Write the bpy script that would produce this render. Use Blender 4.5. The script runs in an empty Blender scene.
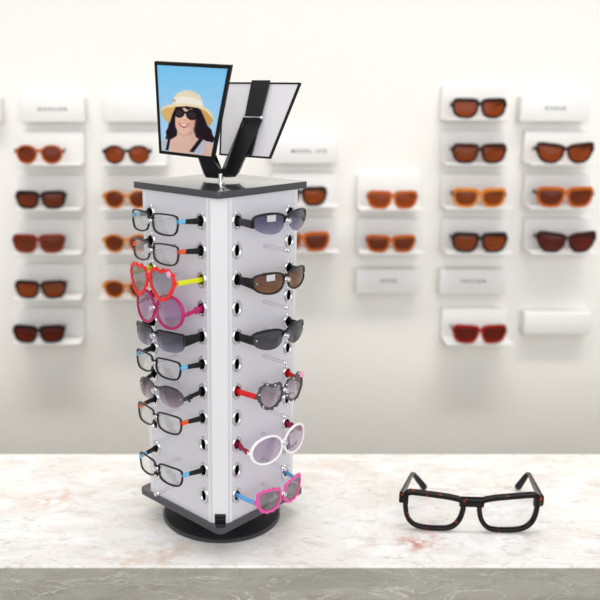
import bpy, bmesh, math, random
from math import sin, cos, pi, sqrt, radians
from mathutils import Vector, Matrix
random.seed(4)
sc = bpy.context.scene
COL = sc.collection

# ------------------------------------------------------------------ camera
F, PITCH, CAMD, CAMH, CAMX, PPX = 826.27, .25262, 1.5529, .8576, .0278, 235.05
CPOS = Vector((CAMX, -CAMD, CAMH))
cd = bpy.data.cameras.new('camera'); cam = bpy.data.objects.new('camera', cd); COL.objects.link(cam)
cam.location = CPOS; cam.rotation_euler = (pi/2 - PITCH, 0, 0)
cd.sensor_width = 36; cd.lens = F/600*36; cd.shift_x = (300-PPX)/600
cd.dof.use_dof = True; cd.dof.focus_distance = 1.53; cd.dof.aperture_fstop = 2.6
cd.clip_start = .02
sc.camera = cam

def hit(u, v, p0, n):
    """point of a real plane seen at photo pixel (u, v): used for measuring positions"""
    x = (u-PPX)/F; y = (300-v)/F
    c, s = cos(PITCH), sin(PITCH)
    r = Vector((x, c+y*s, -s+y*c)); n = Vector(n)
    return CPOS + r*((Vector(p0)-CPOS).dot(n)/r.dot(n))
def W(u, v, Y): return hit(u, v, (0, Y, 0), (0, 1, 0))

# ------------------------------------------------------------------ materials
def new_mat(name):
    m = bpy.data.materials.new(name); m.use_nodes = True
    nt = m.node_tree; nt.nodes.clear()
    out = nt.nodes.new('ShaderNodeOutputMaterial')
    return m, nt, out
def lin(c):
    return tuple(((v/255)/12.92 if v/255 <= .04045 else ((v/255+.055)/1.055)**2.4) for v in c[:3])
def pmat(name, rgb, rough=.5, metal=0, spec=.5, noise=0, coat=0):
    m, nt, out = new_mat(name)
    b = nt.nodes.new('ShaderNodeBsdfPrincipled'); nt.links.new(b.outputs[0], out.inputs[0])
    c = lin(rgb)
    b.inputs['Base Color'].default_value = (*c, 1); b.inputs['Roughness'].default_value = rough
    b.inputs['Metallic'].default_value = metal; b.inputs['Specular IOR Level'].default_value = spec
    b.inputs['Coat Weight'].default_value = coat
    if noise:
        tc = nt.nodes.new('ShaderNodeTexCoord'); n = nt.nodes.new('ShaderNodeTexNoise'); n.inputs['Scale'].default_value = 18
        mx = nt.nodes.new('ShaderNodeMix'); mx.data_type = 'RGBA'
        mx.inputs[6].default_value = (*[v*(1-noise) for v in c], 1); mx.inputs[7].default_value = (*[min(1, v*(1+noise)) for v in c], 1)
        nt.links.new(tc.outputs['Object'], n.inputs['Vector']); nt.links.new(n.outputs[0], mx.inputs[0]); nt.links.new(mx.outputs[2], b.inputs['Base Color'])
    return m
def lens_mat(name, top, bot=None, z0=-.02, z1=.02, gloss=.05, body=0, frk=1):
    """thin tinted lens: coloured transparency under a clear glossy skin (the tint is a graded dye)"""
    m, nt, out = new_mat(name); N = nt.nodes.new; L = nt.links.new
    tr = N('ShaderNodeBsdfTransparent'); gl = N('ShaderNodeBsdfGlossy'); gl.inputs['Roughness'].default_value = .03
    bot = bot or top
    a = [sqrt(v) for v in lin(top)]; b = [sqrt(v) for v in lin(bot)]
    tc = N('ShaderNodeTexCoord'); sp = N('ShaderNodeSeparateXYZ'); mr = N('ShaderNodeMapRange')
    mr.inputs['From Min'].default_value = z0; mr.inputs['From Max'].default_value = z1
    mx = N('ShaderNodeMix'); mx.data_type = 'RGBA'; mx.inputs[6].default_value = (*b, 1); mx.inputs[7].default_value = (*a, 1)
    L(tc.outputs['Object'], sp.inputs[0]); L(sp.outputs['Z'], mr.inputs['Value']); L(mr.outputs[0], mx.inputs[0]); L(mx.outputs[2], tr.inputs[0])
    base = tr
    if body:
        df = N('ShaderNodeBsdfDiffuse'); L(mx.outputs[2], df.inputs[0]); ms = N('ShaderNodeMixShader'); ms.inputs[0].default_value = body
        L(tr.outputs[0], ms.inputs[1]); L(df.outputs[0], ms.inputs[2]); base = ms
    fr = N('ShaderNodeFresnel'); fr.inputs['IOR'].default_value = 1.5
    ad = N('ShaderNodeMath'); ad.inputs[1].default_value = gloss; fs = N('ShaderNodeMath'); fs.operation = 'MULTIPLY'; fs.inputs[1].default_value = frk; L(fr.outputs[0], fs.inputs[0]); L(fs.outputs[0], ad.inputs[0]); ad.operation = 'ADD'; ad.use_clamp = True
    fm = N('ShaderNodeMath'); fm.operation = 'MINIMUM'; fm.inputs[1].default_value = .5; L(ad.outputs[0], fm.inputs[0])
    mix = N('ShaderNodeMixShader'); L(fm.outputs[0], mix.inputs[0]); L(base.outputs[0], mix.inputs[1]); L(gl.outputs[0], mix.inputs[2])
    L(mix.outputs[0], out.inputs[0])
    return m
def marble(name, base, tints, stretch, rough=.25, veins=None, spots=()):
    m, nt, out = new_mat(name); N = nt.nodes.new; L = nt.links.new
    b = N('ShaderNodeBsdfPrincipled'); L(b.outputs[0], out.inputs[0]); b.inputs['Roughness'].default_value = rough
    tc = N('ShaderNodeTexCoord')
    col = None
    def mixin(prev, fac, rgb):
        mx = N('ShaderNodeMix'); mx.data_type = 'RGBA'; L(fac, mx.inputs[0])
        if prev is None: mx.inputs[6].default_value = (*lin(base), 1)
        else: L(prev, mx.inputs[6])
        mx.inputs[7].default_value = (*lin(rgb), 1); return mx.outputs[2]
    for i, (rgb, scale, lo, hi, amt) in enumerate(tints):
        mp = N('ShaderNodeMapping'); mp.inputs['Scale'].default_value = stretch; mp.inputs['Location'].default_value = (i*3.7, i*1.9, i*2.3)
        mp.inputs['Rotation'].default_value = (0, 0, .15*(i % 3-1))
        n = N('ShaderNodeTexNoise'); n.inputs['Scale'].default_value = scale; n.inputs['Detail'].default_value = 7; n.inputs['Roughness'].default_value = .62; n.inputs['Distortion'].default_value = .8
        L(tc.outputs['Object'], mp.inputs[0]); L(mp.outputs[0], n.inputs['Vector'])
        mr = N('ShaderNodeMapRange'); mr.inputs['From Min'].default_value = lo; mr.inputs['From Max'].default_value = hi; mr.inputs['To Max'].default_value = amt
        L(n.outputs[0], mr.inputs['Value']); col = mixin(col, mr.outputs[0], rgb)
    if veins:
        for j, (rgb, scale, width, amt) in enumerate(veins):
            mp = N('ShaderNodeMapping'); mp.inputs['Scale'].default_value = stretch; mp.inputs['Location'].default_value = (7.1*j+2, 3.3*j, 1.1*j)
            n = N('ShaderNodeTexNoise'); n.inputs['Scale'].default_value = scale; n.inputs['Detail'].default_value = 5; n.inputs['Distortion'].default_value = 1.6
            L(tc.outputs['Object'], mp.inputs[0]); L(mp.outputs[0], n.inputs['Vector'])
            s = N('ShaderNodeMath'); s.operation = 'SUBTRACT'; s.inputs[1].default_value = .5; L(n.outputs[0], s.inputs[0])
            a = N('ShaderNodeMath'); a.operation = 'ABSOLUTE'; L(s.outputs[0], a.inputs[0])
            mr = N('ShaderNodeMapRange'); mr.inputs['From Min'].default_value = width; mr.inputs['From Max'].default_value = 0; mr.inputs['To Max'].default_value = amt
            L(a.outputs[0], mr.inputs['Value']); col = mixin(col, mr.outputs[0], rgb)
    for (loc, rad, rgb, amt) in spots:            # stained patches of the stone itself
        mp = N('ShaderNodeMapping'); mp.vector_type = 'TEXTURE'; mp.inputs['Location'].default_value = loc; mp.inputs['Scale'].default_value = rad
        mp.inputs['Rotation'].default_value = (0, 0, .25)
        n = N('ShaderNodeTexNoise'); n.inputs['Scale'].default_value = 38; n.inputs['Detail'].default_value = 5; L(tc.outputs['Object'], n.inputs['Vector'])
        g = N('ShaderNodeTexGradient'); g.gradient_type = 'SPHERICAL'; L(tc.outputs['Object'], mp.inputs[0]); L(mp.outputs[0], g.inputs[0])
        mr = N('ShaderNodeMapRange'); mr.inputs['From Min'].default_value = .42; mr.inputs['From Max'].default_value = .62; L(n.outputs[0], mr.inputs['Value'])
        mu = N('ShaderNodeMath'); mu.operation = 'MULTIPLY'; L(g.outputs['Fac'], mu.inputs[0]); L(mr.outputs[0], mu.inputs[1])
        m2 = N('ShaderNodeMath'); m2.operation = 'MULTIPLY'; m2.inputs[1].default_value = amt; L(mu.outputs[0], m2.inputs[0]); m2.use_clamp = True
        col = mixin(col, m2.outputs[0], rgb)
    L(col, b.inputs['Base Color'])
    return m
def tortoise(name, dark, spot, scale, lo, hi):
    m, nt, out = new_mat(name); N = nt.nodes.new; L = nt.links.new
    b = N('ShaderNodeBsdfPrincipled'); L(b.outputs[0], out.inputs[0]); b.inputs['Roughness'].default_value = .12; b.inputs['Specular IOR Level'].default_value = .2
    tc = N('ShaderNodeTexCoord'); n = N('ShaderNodeTexNoise'); n.inputs['Scale'].default_value = scale; n.inputs['Detail'].default_value = 2
    r = N('ShaderNodeMapRange'); r.inputs['From Min'].default_value = lo; r.inputs['From Max'].default_value = hi
    mx = N('ShaderNodeMix'); mx.data_type = 'RGBA'; mx.inputs[6].default_value = (*lin(dark), 1); mx.inputs[7].default_value = (*lin(spot), 1)
    L(tc.outputs['Object'], n.inputs['Vector']); L(n.outputs[0], r.inputs['Value']); L(r.outputs[0], mx.inputs[0]); L(mx.outputs[2], b.inputs['Base Color'])
    return m

M = dict(
    panel=pmat('white laminate', (216, 215, 222), .4, noise=.01),
    strip=pmat('white corner extrusion', (228, 228, 231), .3),
    board=pmat('charcoal gloss laminate', (54, 54, 58), .16, spec=.9, coat=.5, noise=.04),
    edge=pmat('charcoal edge band', (66, 66, 70), .42),
    base=pmat('charcoal plastic', (50, 50, 53), .33),
    chrome=pmat('chrome', (225, 225, 228), .1, metal=1),
    steel=pmat('brushed steel', (190, 190, 195), .28, metal=1),
    blackmetal=pmat('black powder coat', (30, 30, 32), .45, spec=.35),
    black=pmat('black acetate', (16, 16, 18), .2, spec=.35),
    frame_black=pmat('matte black plastic', (10, 10, 11), .5, spec=.25),
    black_soft=pmat('black rubbery plastic', (20, 20, 22), .4, spec=.35),
    gun=pmat('dark pewter', (70, 68, 72), .3, metal=.7),
    mirrorback=pmat('satin silver backing', (232, 230, 233), .35, noise=.02),
    blue=pmat('sky blue acetate', (110, 190, 235), .25),
    ltblue=pmat('light blue plastic', (105, 170, 228), .3),
    orange=pmat('orange acetate', (238, 84, 30), .25),
    brownblack=pmat('brown black acetate', (38, 22, 18), .2),
    salmon=pmat('coral acetate', (232, 100, 62), .25),
    red=pmat('red plastic', (232, 34, 30), .28),
    red2=pmat('bright red plastic', (222, 20, 26), .3),
    yellow=pmat('lemon plastic', (226, 232, 26), .35),
    pink=pmat('pink plastic', (238, 82, 168), .3),
    palepink=pmat('pale pink plastic', (250, 170, 200), .35),
    magenta=pmat('magenta acetate', (184, 22, 98), .2),
    burgundy=pmat('raspberry acetate', (150, 16, 62), .2),
    white=pmat('white acetate', (250, 248, 250), .22),
    grey=pmat('grey plastic', (70, 70, 76), .3),
    pearl=pmat('pearl', (240, 238, 240), .2),
    sticker=pmat('frosted sticker', (205, 202, 208), .5),
    shelf=pmat('white shelf lacquer', (232, 231, 229), .45),
    ink=pmat('grey lettering', (44, 44, 44), .6),
    wall=pmat('warm white plaster', (238, 236, 231), .85, noise=.012),
    floor=pmat('warm grey floor', (205, 199, 190), .5, noise=.05),
    cable=pmat('plaster', (235, 232, 226), .8),
    L_clear=lens_mat('clear lens', (253, 254, 255), gloss=.015, frk=.6),
    L_heart=lens_mat('smoke fade lens', (182, 178, 190), (228, 224, 230), -.022, .022),
    L_pinkp=lens_mat('orchid lens', (210, 156, 208), (228, 192, 226), -.025, .025, gloss=.07),
    L_shield=lens_mat('slate fade lens', (52, 50, 70), (180, 180, 205), -.02, .014),
    L_plum=lens_mat('plum fade lens', (86, 70, 92), (214, 200, 214), -.02, .016),
    L_violet=lens_mat('violet fade lens', (72, 66, 110), (190, 186, 214), -.022, .016),
    L_brown=lens_mat('cinnamon lens', (134, 76, 34), (160, 104, 60), -.02, .02),
    L_grey=lens_mat('charcoal lens', (66, 66, 84), (88, 88, 100), -.02, .016),
    L_lilac=lens_mat('lilac fade lens', (170, 158, 174), (236, 218, 226), -.022, .02),
    L_pale=lens_mat('pale lilac lens', (226, 206, 232), (236, 220, 240), -.02, .02),
    L_smoke=lens_mat('smoke lens', (176, 168, 174), (206, 198, 202), -.02, .02),
    L_amber=lens_mat('amber lens', (112, 34, 4), (150, 56, 8), -.01, .07, body=.12, gloss=0, frk=.35),
    L_deep=lens_mat('deep brown lens', (84, 22, 5), (122, 38, 8), -.01, .07, body=.12, gloss=0, frk=.35),
    L_wine=lens_mat('wine lens', (70, 10, 6), (100, 22, 10), -.01, .07, body=.12, gloss=0, frk=.35),
    f_orange=pmat('honey acetate', (182, 90, 26), .35, spec=.15, noise=.15),
    f_amber=pmat('light amber acetate', (206, 122, 36), .35, spec=.15, noise=.15),
    f_red=pmat('brick acetate', (124, 38, 16), .35, spec=.15, noise=.12),
    f_scarlet=pmat('scarlet acetate', (150, 26, 10), .35, spec=.15, noise=.1),
    f_dark=pmat('espresso acetate', (32, 18, 15), .35, spec=.15, noise=.1),
    f_wine=pmat('dark wine acetate', (48, 19, 16), .35, spec=.15, noise=.1),
    f_black=pmat('off black acetate', (24, 20, 20), .35, spec=.15),
    tort=tortoise('black tortoiseshell', (18, 13, 12), (150, 52, 24), 62, .62, .70),
)
def clear_plastic():
    m, nt, out = new_mat('clear acrylic'); N = nt.nodes.new; L = nt.links.new
    tr = N('ShaderNodeBsdfTransparent'); tr.inputs[0].default_value = (.95, .95, .96, 1)
    g = N('ShaderNodeBsdfGlossy'); g.inputs['Roughness'].default_value = .08
    lw = N('ShaderNodeLayerWeight'); lw.inputs[0].default_value = .35
    df = N('ShaderNodeBsdfDiffuse'); df.inputs[0].default_value = (.92, .92, .93, 1); md = N('ShaderNodeMixShader'); md.inputs[0].default_value = .22; L(tr.outputs[0], md.inputs[1]); L(df.outputs[0], md.inputs[2])
    mx = N('ShaderNodeMixShader'); L(lw.outputs['Facing'], mx.inputs[0]); L(md.outputs[0], mx.inputs[1]); L(g.outputs[0], mx.inputs[2]); L(mx.outputs[0], out.inputs[0])
    return m
M['acrylic'] = clear_plastic()
M['top'] = marble('cream marble', (243, 240, 236),
    [((226, 219, 210), 2.2, .46, .68, .6), ((204, 198, 189), 6.0, .54, .70, .7), ((253, 253, 253), 3.4, .46, .60, .8), ((226, 204, 192), 3.6, .60, .72, .5), ((186, 182, 176), 14, .58, .70, .65), ((214, 180, 164), 9, .66, .76, .35)],
    (2.2, 5.0, 1), .3, veins=[((198, 188, 178), 4.5, .012, .40), ((206, 182, 170), 2.6, .007, .35)],
    spots=[((0.190, 0.082, 1.000), (.07, .045, .2), (204, 140, 120), 1.3), ((-0.330, 0.037, 1.000), (.13, .06, .2), (220, 196, 176), 1.2), ((-0.570, 0.257, 1.000), (.10, .05, .2), (226, 196, 178), 1.2)])
M['front'] = marble('grey marble', (162, 159, 150),
    [((140, 137, 128), 2.0, .45, .7, .8), ((182, 179, 168), 4.0, .5, .72, .7), ((124, 121, 112), 7, .56, .74, .5)],
    (1.6, 1, 7), .35, veins=[((206, 203, 192), 2.6, .010, .75), ((112, 109, 100), 4.2, .010, .45), ((214, 210, 200), 5.0, .006, .5)])

# ------------------------------------------------------------------ helpers
def link_mesh(name, bm, mats, parent=None, smooth=35):
    me = bpy.data.meshes.new(name); bm.normal_update(); bm.to_mesh(me); bm.free()
    return link_me(name, me, mats, parent, smooth)
def link_me(name, me, mats, parent=None, smooth=35):
    if not isinstance(mats, (list, tuple)): mats = [mats]
    me.materials.clear()
    for m in mats: me.materials.append(m)
    if smooth:
        for p in me.polygons: p.use_smooth = True
        me.set_sharp_from_angle(angle=radians(smooth))
    o = bpy.data.objects.new(name, me); COL.objects.link(o)
    if parent: o.parent = parent
    return o
def tag(o, label=None, cat=None, group=None, kind=None):
    if label: o['label'] = label
    if cat: o['category'] = cat
    if group: o['group'] = group
    if kind: o['kind'] = kind
    return o
def empty(name, loc, rz=0, rx=0):
    o = bpy.data.objects.new(name, None); COL.objects.link(o); o.location = loc; o.rotation_euler = (rx, 0, rz); o.empty_display_size = .03
    return o
def box(bm, c, s, bev=0, mat=None, mi=0, seg=2):
    r = bmesh.ops.create_cube(bm, size=1); vs = r['verts']
    for v in vs: v.co = Vector((v.co.x*s[0], v.co.y*s[1], v.co.z*s[2]))
    if bev:
        es = list({e for v in vs for e in v.link_edges})
        rr = bmesh.ops.bevel(bm, geom=es, offset=bev, segments=seg, affect='EDGES', profile=.5)
        vs = list({v for f in rr['faces'] for v in f.verts} | {v for v in vs if v.is_valid})
    for v in vs:
        v.co = v.co + Vector(c)
        if mat: v.co = mat @ v.co
    for f in {f for v in vs for f in v.link_faces}: f.material_index = mi
def loft(bm, rings, closed_ring=True, cap=True, closed_path=False, mi=0, mifun=None):
    R = [[bm.verts.new(p) for p in r] for r in rings]; n = len(R[0]); out = []
    rng = range(len(R) if closed_path else len(R)-1)
    for i in rng:
        A, B = R[i], R[(i+1) % len(R)]
        for j in range(n if closed_ring else n-1):
            k = (j+1) % n
            f = bm.faces.new((A[j], A[k], B[k], B[j])); f.material_index = mifun(i, j) if mifun else mi
    if cap and not closed_path:
        f = bm.faces.new(list(reversed(R[0]))); f.material_index = mi
        f = bm.faces.new(R[-1]); f.material_index = mi
    return R
def fix(bm): bmesh.ops.recalc_face_normals(bm, faces=bm.faces[:])
def rrect(a, b, n=4, r=.35):
    """rounded rectangle section, half sizes a, b"""
    q = min(a, b)*2*r; P = []
    for cx, cy, a0 in ((a-q, b-q, 0), (-a+q, b-q, pi/2), (-a+q, -b+q, pi), (a-q, -b+q, 1.5*pi)):
        for k in range(n): t = a0+pi/2*k/(n-1); P.append((cx+q*cos(t), cy+q*sin(t)))
    return P
def sweep(bm, path, sizes, up=Vector((0, 0, 1)), mi=0, r=.35, ell=False):
    """sweep a section (side half-width, up half-height) along a path"""
    path = [Vector(p) for p in path]; rings = []
    for i, p in enumerate(path):
        t = (path[min(i+1, len(path)-1)]-path[max(i-1, 0)]).normalized()
        s = t.cross(up).normalized(); u = s.cross(t).normalized()
        a, b = sizes[i] if isinstance(sizes, list) else sizes
        sec = [(a*cos(2*pi*k/12), b*sin(2*pi*k/12)) for k in range(12)] if ell else rrect(a, b, 3, r)
        rings.append([p+s*x+u*y for x, y in sec])
    loft(bm, rings, mi=mi)
def lathe(bm, prof, seg=64, mi=0, axis=None):
    rings = []
    for k in range(seg):
        a = 2*pi*k/seg; rings.append([Vector((r*cos(a), r*sin(a), z)) for r, z in prof])
    if axis is not None: rings = [[axis @ p for p in r] for r in rings]
    loft(bm, rings, closed_ring=True, closed_path=True, mi=mi)
    bmesh.ops.remove_doubles(bm, verts=bm.verts[:], dist=1e-6)
def cyl(bm, p0, p1, r, seg=16, mi=0):
    p0, p1 = Vector(p0), Vector(p1); t = (p1-p0).normalized(); up = Vector((0, 0, 1)) if abs(t.z) < .9 else Vector((1, 0, 0))
    s = t.cross(up).normalized(); u = s.cross(t)
    loft(bm, [[p+(s*cos(2*pi*k/seg)+u*sin(2*pi*k/seg))*r for k in range(seg)] for p in (p0, p1)], mi=mi)
def poly_solid(splines, thick, bevel=0):
    """flat outline(s) with holes, filled and given thickness; returns a mesh in local xy, thickness along z"""
    cu = bpy.data.curves.new('outline', 'CURVE'); cu.dimensions = '2D'; cu.fill_mode = 'BOTH'; cu.extrude = max(thick/2-bevel, 0); cu.bevel_depth = bevel; cu.bevel_resolution = 2
    if bevel: cu.offset = -bevel
    for pts in splines:
        sp = cu.splines.new('POLY'); sp.points.add(len(pts)-1); sp.use_cyclic_u = True
        for q, (x, y) in zip(sp.points, pts): q.co = (x, y, 0, 1)
    o = bpy.data.objects.new('outline', cu); COL.objects.link(o)
    bpy.context.view_layer.update()
    dg = bpy.context.evaluated_depsgraph_get(); me = bpy.data.meshes.new_from_object(o.evaluated_get(dg))
    bpy.data.objects.remove(o); bpy.data.curves.remove(cu)
    bm = bmesh.new(); bm.from_mesh(me); bmesh.ops.remove_doubles(bm, verts=bm.verts[:], dist=1e-6); fix(bm); bm.to_mesh(me); bm.free()
    return me
def spline(pts, n=8):
    """closed Catmull-Rom through pts"""
    out = []; N = len(pts)
    for i in range(N):
        p0, p1, p2, p3 = [Vector((*pts[(i+d) % N], 0)) for d in (-1, 0, 1, 2)]
        for k in range(n):
            t = k/n
            q = .5*((2*p1)+(p2-p0)*t+(2*p0-5*p1+4*p2-p3)*t*t+(3*p1-p0-3*p2+p3)*t**3); out.append((q.x, q.y))
    return out

# ------------------------------------------------------------------ glasses
def sup(w, h, n=2.0, N=72):
    return [(math.copysign(abs(cos(a))**(2/n), cos(a))*w/2, math.copysign(abs(sin(a))**(2/n), sin(a))*h/2) for a in [2*pi*k/N for k in range(N)]]
def heart(w, h, tilt=0, N=80):
    P = []
    for k in range(N):
        t = 2*pi*k/N; x = 16*sin(t)**3; z = 13*cos(t)-5*cos(2*t)-2*cos(3*t)-cos(4*t)
        P.append((x, z))
    # soften the cleft and the tip
    for _ in range(5):
        P = [tuple((P[i-1][d]+2*P[i][d]+P[(i+1) % N][d])/4 for d in (0, 1)) for i in range(N)]
    xs = [p[0] for p in P]; zs = [p[1] for p in P]; c = (max(zs)+min(zs))/2
    P = [(p[0]*w/(max(xs)-min(xs)), (p[1]-c)*h/(max(zs)-min(zs))) for p in P]
    c, s = cos(tilt), sin(tilt)
    return [(x*c-z*s, x*s+z*c) for x, z in reversed(P)]
mm = lambda L: [(x/1000, z/1000) for x, z in L]
SH = dict(
    rect=spline(mm([(-25.5, 12), (-14, 16), (8, 16.5), (24, 15), (28, 9), (27, -6), (20, -16), (2, -18), (-15, -15.5), (-24.5, -8)])),
    shield=spline(mm([(-26, 13), (-4, 16), (20, 15.5), (32, 14), (34.5, 4), (32, -11), (22, -18), (4, -20), (-14, -18), (-24, -9)])),
    wrap=spline(mm([(-27, 9), (-12, 15), (10, 16), (29, 13), (34.5, 6), (31, -8), (15, -17), (-6, -19), (-21, -13), (-27.5, -1)])),
    drop=spline(mm([(-25, 11), (-8, 17), (12, 16), (27, 9), (31, -3), (24, -15), (8, -21), (-8, -20), (-21, -13), (-26, 0)])),
    round=sup(.057, .056, 2.1), oval=sup(.066, .050, 2.1),
    hex=spline(mm([(-22, 10), (-16, 17), (0, 19), (16, 21), (26, 18), (27, 4), (23, -8), (14, -17), (0, -20), (-14, -17), (-23, -6)])),
    heart=spline(mm([(-24.5, 7), (-21.5, 17.5), (-11.5, 23), (-1, 19.5), (10, 23.5), (21.5, 19.5), (26, 9), (23, -5), (14, -18.5), (1, -26), (-12, -18.5), (-21.5, -6)])),
    heart2=spline(mm([(-25, 3), (-22, 14), (-12, 18.5), (-2, 15.5), (9, 21.5), (21, 19), (26.5, 8), (23.5, -6), (14, -18), (1, -23), (-12, -18.5), (-22, -9)])),
    way=spline(mm([(-24.5, 12.5), (-14, 15.5), (6, 16), (22, 16), (27, 11.5), (26.5, 0), (22, -11), (12, -17), (-2, -18.2), (-14, -16), (-21.5, -7.5), (-24.5, 3)])),
    panto=spline(mm([(-24, 10), (-12, 19), (4, 21), (19, 16), (25, 4), (20, -12), (8, -20), (-6, -20.5), (-18, -13), (-24, 0)])),
    cat=spline(mm([(-25, 8), (-14, 13.5), (4, 15.5), (20, 17.5), (28.5, 16.5), (28.5, 8), (24, -5), (15, -15), (2, -18.5), (-11, -16.5), (-21, -8)])),
    big=spline(mm([(-22.8, 2), (-21.6, 7.2), (-13, 9.8), (2, 11.6), (16, 12.9), (22.6, 12.8), (23.8, 9), (22.8, -3), (19.5, -11), (12, -15.6), (-3, -16.6), (-14.5, -15), (-20.5, -8)])),
)
def glasses(root, sh, cx=.033, w=.0035, t=.0035, k=2.6, arc=None, mats=('black',), two=False, lens='L_clear', Wd=None, bz=.008, bt=.0022, zh=.006,
            tl=.075, tu=None, th=(.004, .005, .005), tw=.0013, tmat='black', endmat=None, endlen=.012, scallop=0, nsc=14, topw=1.0, pads=True, sc_=1.0, tdz=None, pathR=None, pathL=None,
            hollow=None, wavy=False, rivet=None, pearls=False, sticker=None, charm=None, endcharm=None, tipmat=None, drop=0):
    """one pair: local x = wearer's side, z up, temples run back along +y; origin at the bridge"""
    O = [(x*sc_, z*sc_) for x, z in SH[sh]]; cx *= sc_; N = len(O)
    bow = lambda x: k*x*x
    nrm = []
    for i in range(N):
        dx = O[(i+1) % N][0]-O[i-1][0]; dz = O[(i+1) % N][1]-O[i-1][1]; l = math.hypot(dx, dz) or 1
        nrm.append((dz/l, -dx/l))
    area = sum(O[i][0]*O[(i+1) % N][1]-O[(i+1) % N][0]*O[i][1] for i in range(N))
    if area < 0: nrm = [(-a, -b) for a, b in nrm]
    # running length for scallops
    S = [0]
    for i in range(N): S.append(S[-1]+math.hypot(O[(i+1) % N][0]-O[i][0], O[(i+1) % N][1]-O[i][1]))
    maxx = max(p[0] for p in O); minx = min(p[0] for p in O)
    Wd = Wd or 2*(cx+maxx+w)
    fm = [M[m] for m in mats]
    bm = bmesh.new()
    for sgn in (1, -1):
        idx = list(range(N))
        if arc:                     # partial rim: keep the points above a line (z in metres)
            keep = [O[i][1] > arc*sc_ for i in idx]
            st = next(i for i in idx if keep[i] and not keep[i-1]); idx = []
            j = st
            while keep[j % N] and len(idx) < N: idx.append(j % N); j += 1
        rings = []
        for ii in idx:
            x, z = O[ii]; nx, nz = nrm[ii]
            ww = w*(1+(topw-1)*max(0, nz)) * (1+scallop*(abs(sin(pi*nsc*S[ii]/S[N]))-.5))
            if arc:                 # taper the open ends
                pos = idx.index(ii)/(len(idx)-1); ww *= min(1, .35+5*min(pos, 1-pos))
            ring = []
            for q in range(10):
                a = 2*pi*q/10; ca = math.copysign(abs(cos(a))**.7, cos(a)); sa = math.copysign(abs(sin(a))**.7, sin(a))
                off = ww/2-.0007+ww/2*ca
                X = sgn*(cx+x+nx*off); Z = z+nz*off
                ring.append(Vector((X, bow(X)+t/2*sa, Z)))
            rings.append(ring)
        loft(bm, rings, closed_path=not arc, mifun=(lambda i, j: 1 if 0 <= j < 6 else 0) if two else None)
    # bridge
    bx = cx+minx+.001
    pts = [Vector((x, bow(x), bz+drop*cos(pi*x/bx/2)*-1)) for x in [bx*(-1.12+2.24*i/10) for i in range(11)]]
    sweep(bm, pts, (t*.5, bt), ell=True)
    # end pieces
    hx = Wd/2
    for sgn in (1, -1):
        x0 = cx+maxx*.97
        pts = [Vector((sgn*(x0+(hx-x0)*f), bow(x0+(hx-x0)*f)+.0015*f+(.004*f*f), zh+ (0 if f > .4 else 0))) for f in (0, .3, .6, .85, 1)]
        sweep(bm, pts, [(t*.48, max(th[0]*.9, .002))]*5, mi=(1 if two else 0))
    if arc and pads:
        pass
    fix(bm)
    link_mesh('frame', bm, fm, root, 45)
    # lenses
    for sgn in (1, -1):
        bm = bmesh.new(); th_ = .0011
        layers = []
        for yy in (-th_/2, th_/2):
            rr = []
            for f in (1, .72, .42):
                rr.append([bm.verts.new((sgn*(cx+x*f), bow(cx+x*f)-.0016*(1-f*f)+yy, z*f)) for x, z in O])
            c = bm.verts.new((sgn*cx, bow(cx)-.0016+yy, 0))
            for a in range(2):
                for i in range(N): bm.faces.new((rr[a][i], rr[a][(i+1) % N], rr[a+1][(i+1) % N], rr[a+1][i]))
            for i in range(N): bm.faces.new((rr[2][i], rr[2][(i+1) % N], c))
            layers.append(rr)
        for i in range(N): bm.faces.new((layers[0][0][i], layers[0][0][(i+1) % N], layers[1][0][(i+1) % N], layers[1][0][i]))
        fix(bm); lo = link_mesh('lens', bm, M[lens], root, 50)
        if sticker and sgn in sticker:
            bm = bmesh.new(); s = []
            for i in range(5):
                x = cx+.004+(-.0085+.017*i/4); s.append(x)
            rings = [[Vector((sgn*x, bow(x)-.0036+dy, zz)) for dy, zz in ((0, .015), (0, .004), (.0006, .004), (.0006, .015))] for x in s]
            loft(bm, rings); fix(bm); tag(link_mesh('sticker', bm, M['sticker'], lo), 'frosted silver sticker on the lens')
    # temples
    y0 = bow(hx)+.0045
    for sgn in (1, -1):
        path = pathR if sgn > 0 else pathL
        if path is None:
            ux = tu if tu else hx
            tz = tdz if tdz is not None else 0
            path = []
            for i in range(9):
                f = i/8; g = min(1, f*tl/(tl-.03) if tl > .06 else f)
                path.append(Vector((sgn*(hx-.0005+(ux-hx)*min(1, g)), y0-.002+tl*f, zh+(tz-zh)*min(1, g))))
        n = len(path); sizes = []
        for i in range(n):
            f = i/(n-1); h = th[0]+(th[1]-th[0])*min(1, f*2) if f < .5 else th[1]+(th[2]-th[1])*(f-.5)*2
            if wavy: h *= 1+.45*sin(f*22)
            sizes.append((tw*(1+.6*max(0, f-.75)/.25), h))
        e_ = (path[-1]-path[-2]).normalized()*sizes[-1][1]; a_, b_ = sizes[-1]; path = path+[path[-1]+e_*.35, path[-1]+e_*.62, path[-1]+e_*.75]; sizes = sizes+[(a_, b_*.85), (a_*.8, b_*.55), (a_*.4, b_*.2)]
        bm = bmesh.new(); sweep(bm, path, sizes, r=.45); fix(bm)
        te = link_mesh('temple', bm, M[tmat], root, 45)
        if endmat:
            bm = bmesh.new(); pp = [Vector((sgn*(hx-.0012), y0-.006, zh)), Vector((sgn*(hx+.0008), y0-.001, zh)), Vector((sgn*(hx+.0008), y0+endlen*.6, zh)), path[0].lerp(path[2], .5)+Vector((sgn*.0004, endlen*.3, 0))]
            sweep(bm, pp, (tw+.0010, th[0]*1.15)); fix(bm)
            link_mesh('hinge_block', bm, M[endmat], root, 45)
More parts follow.
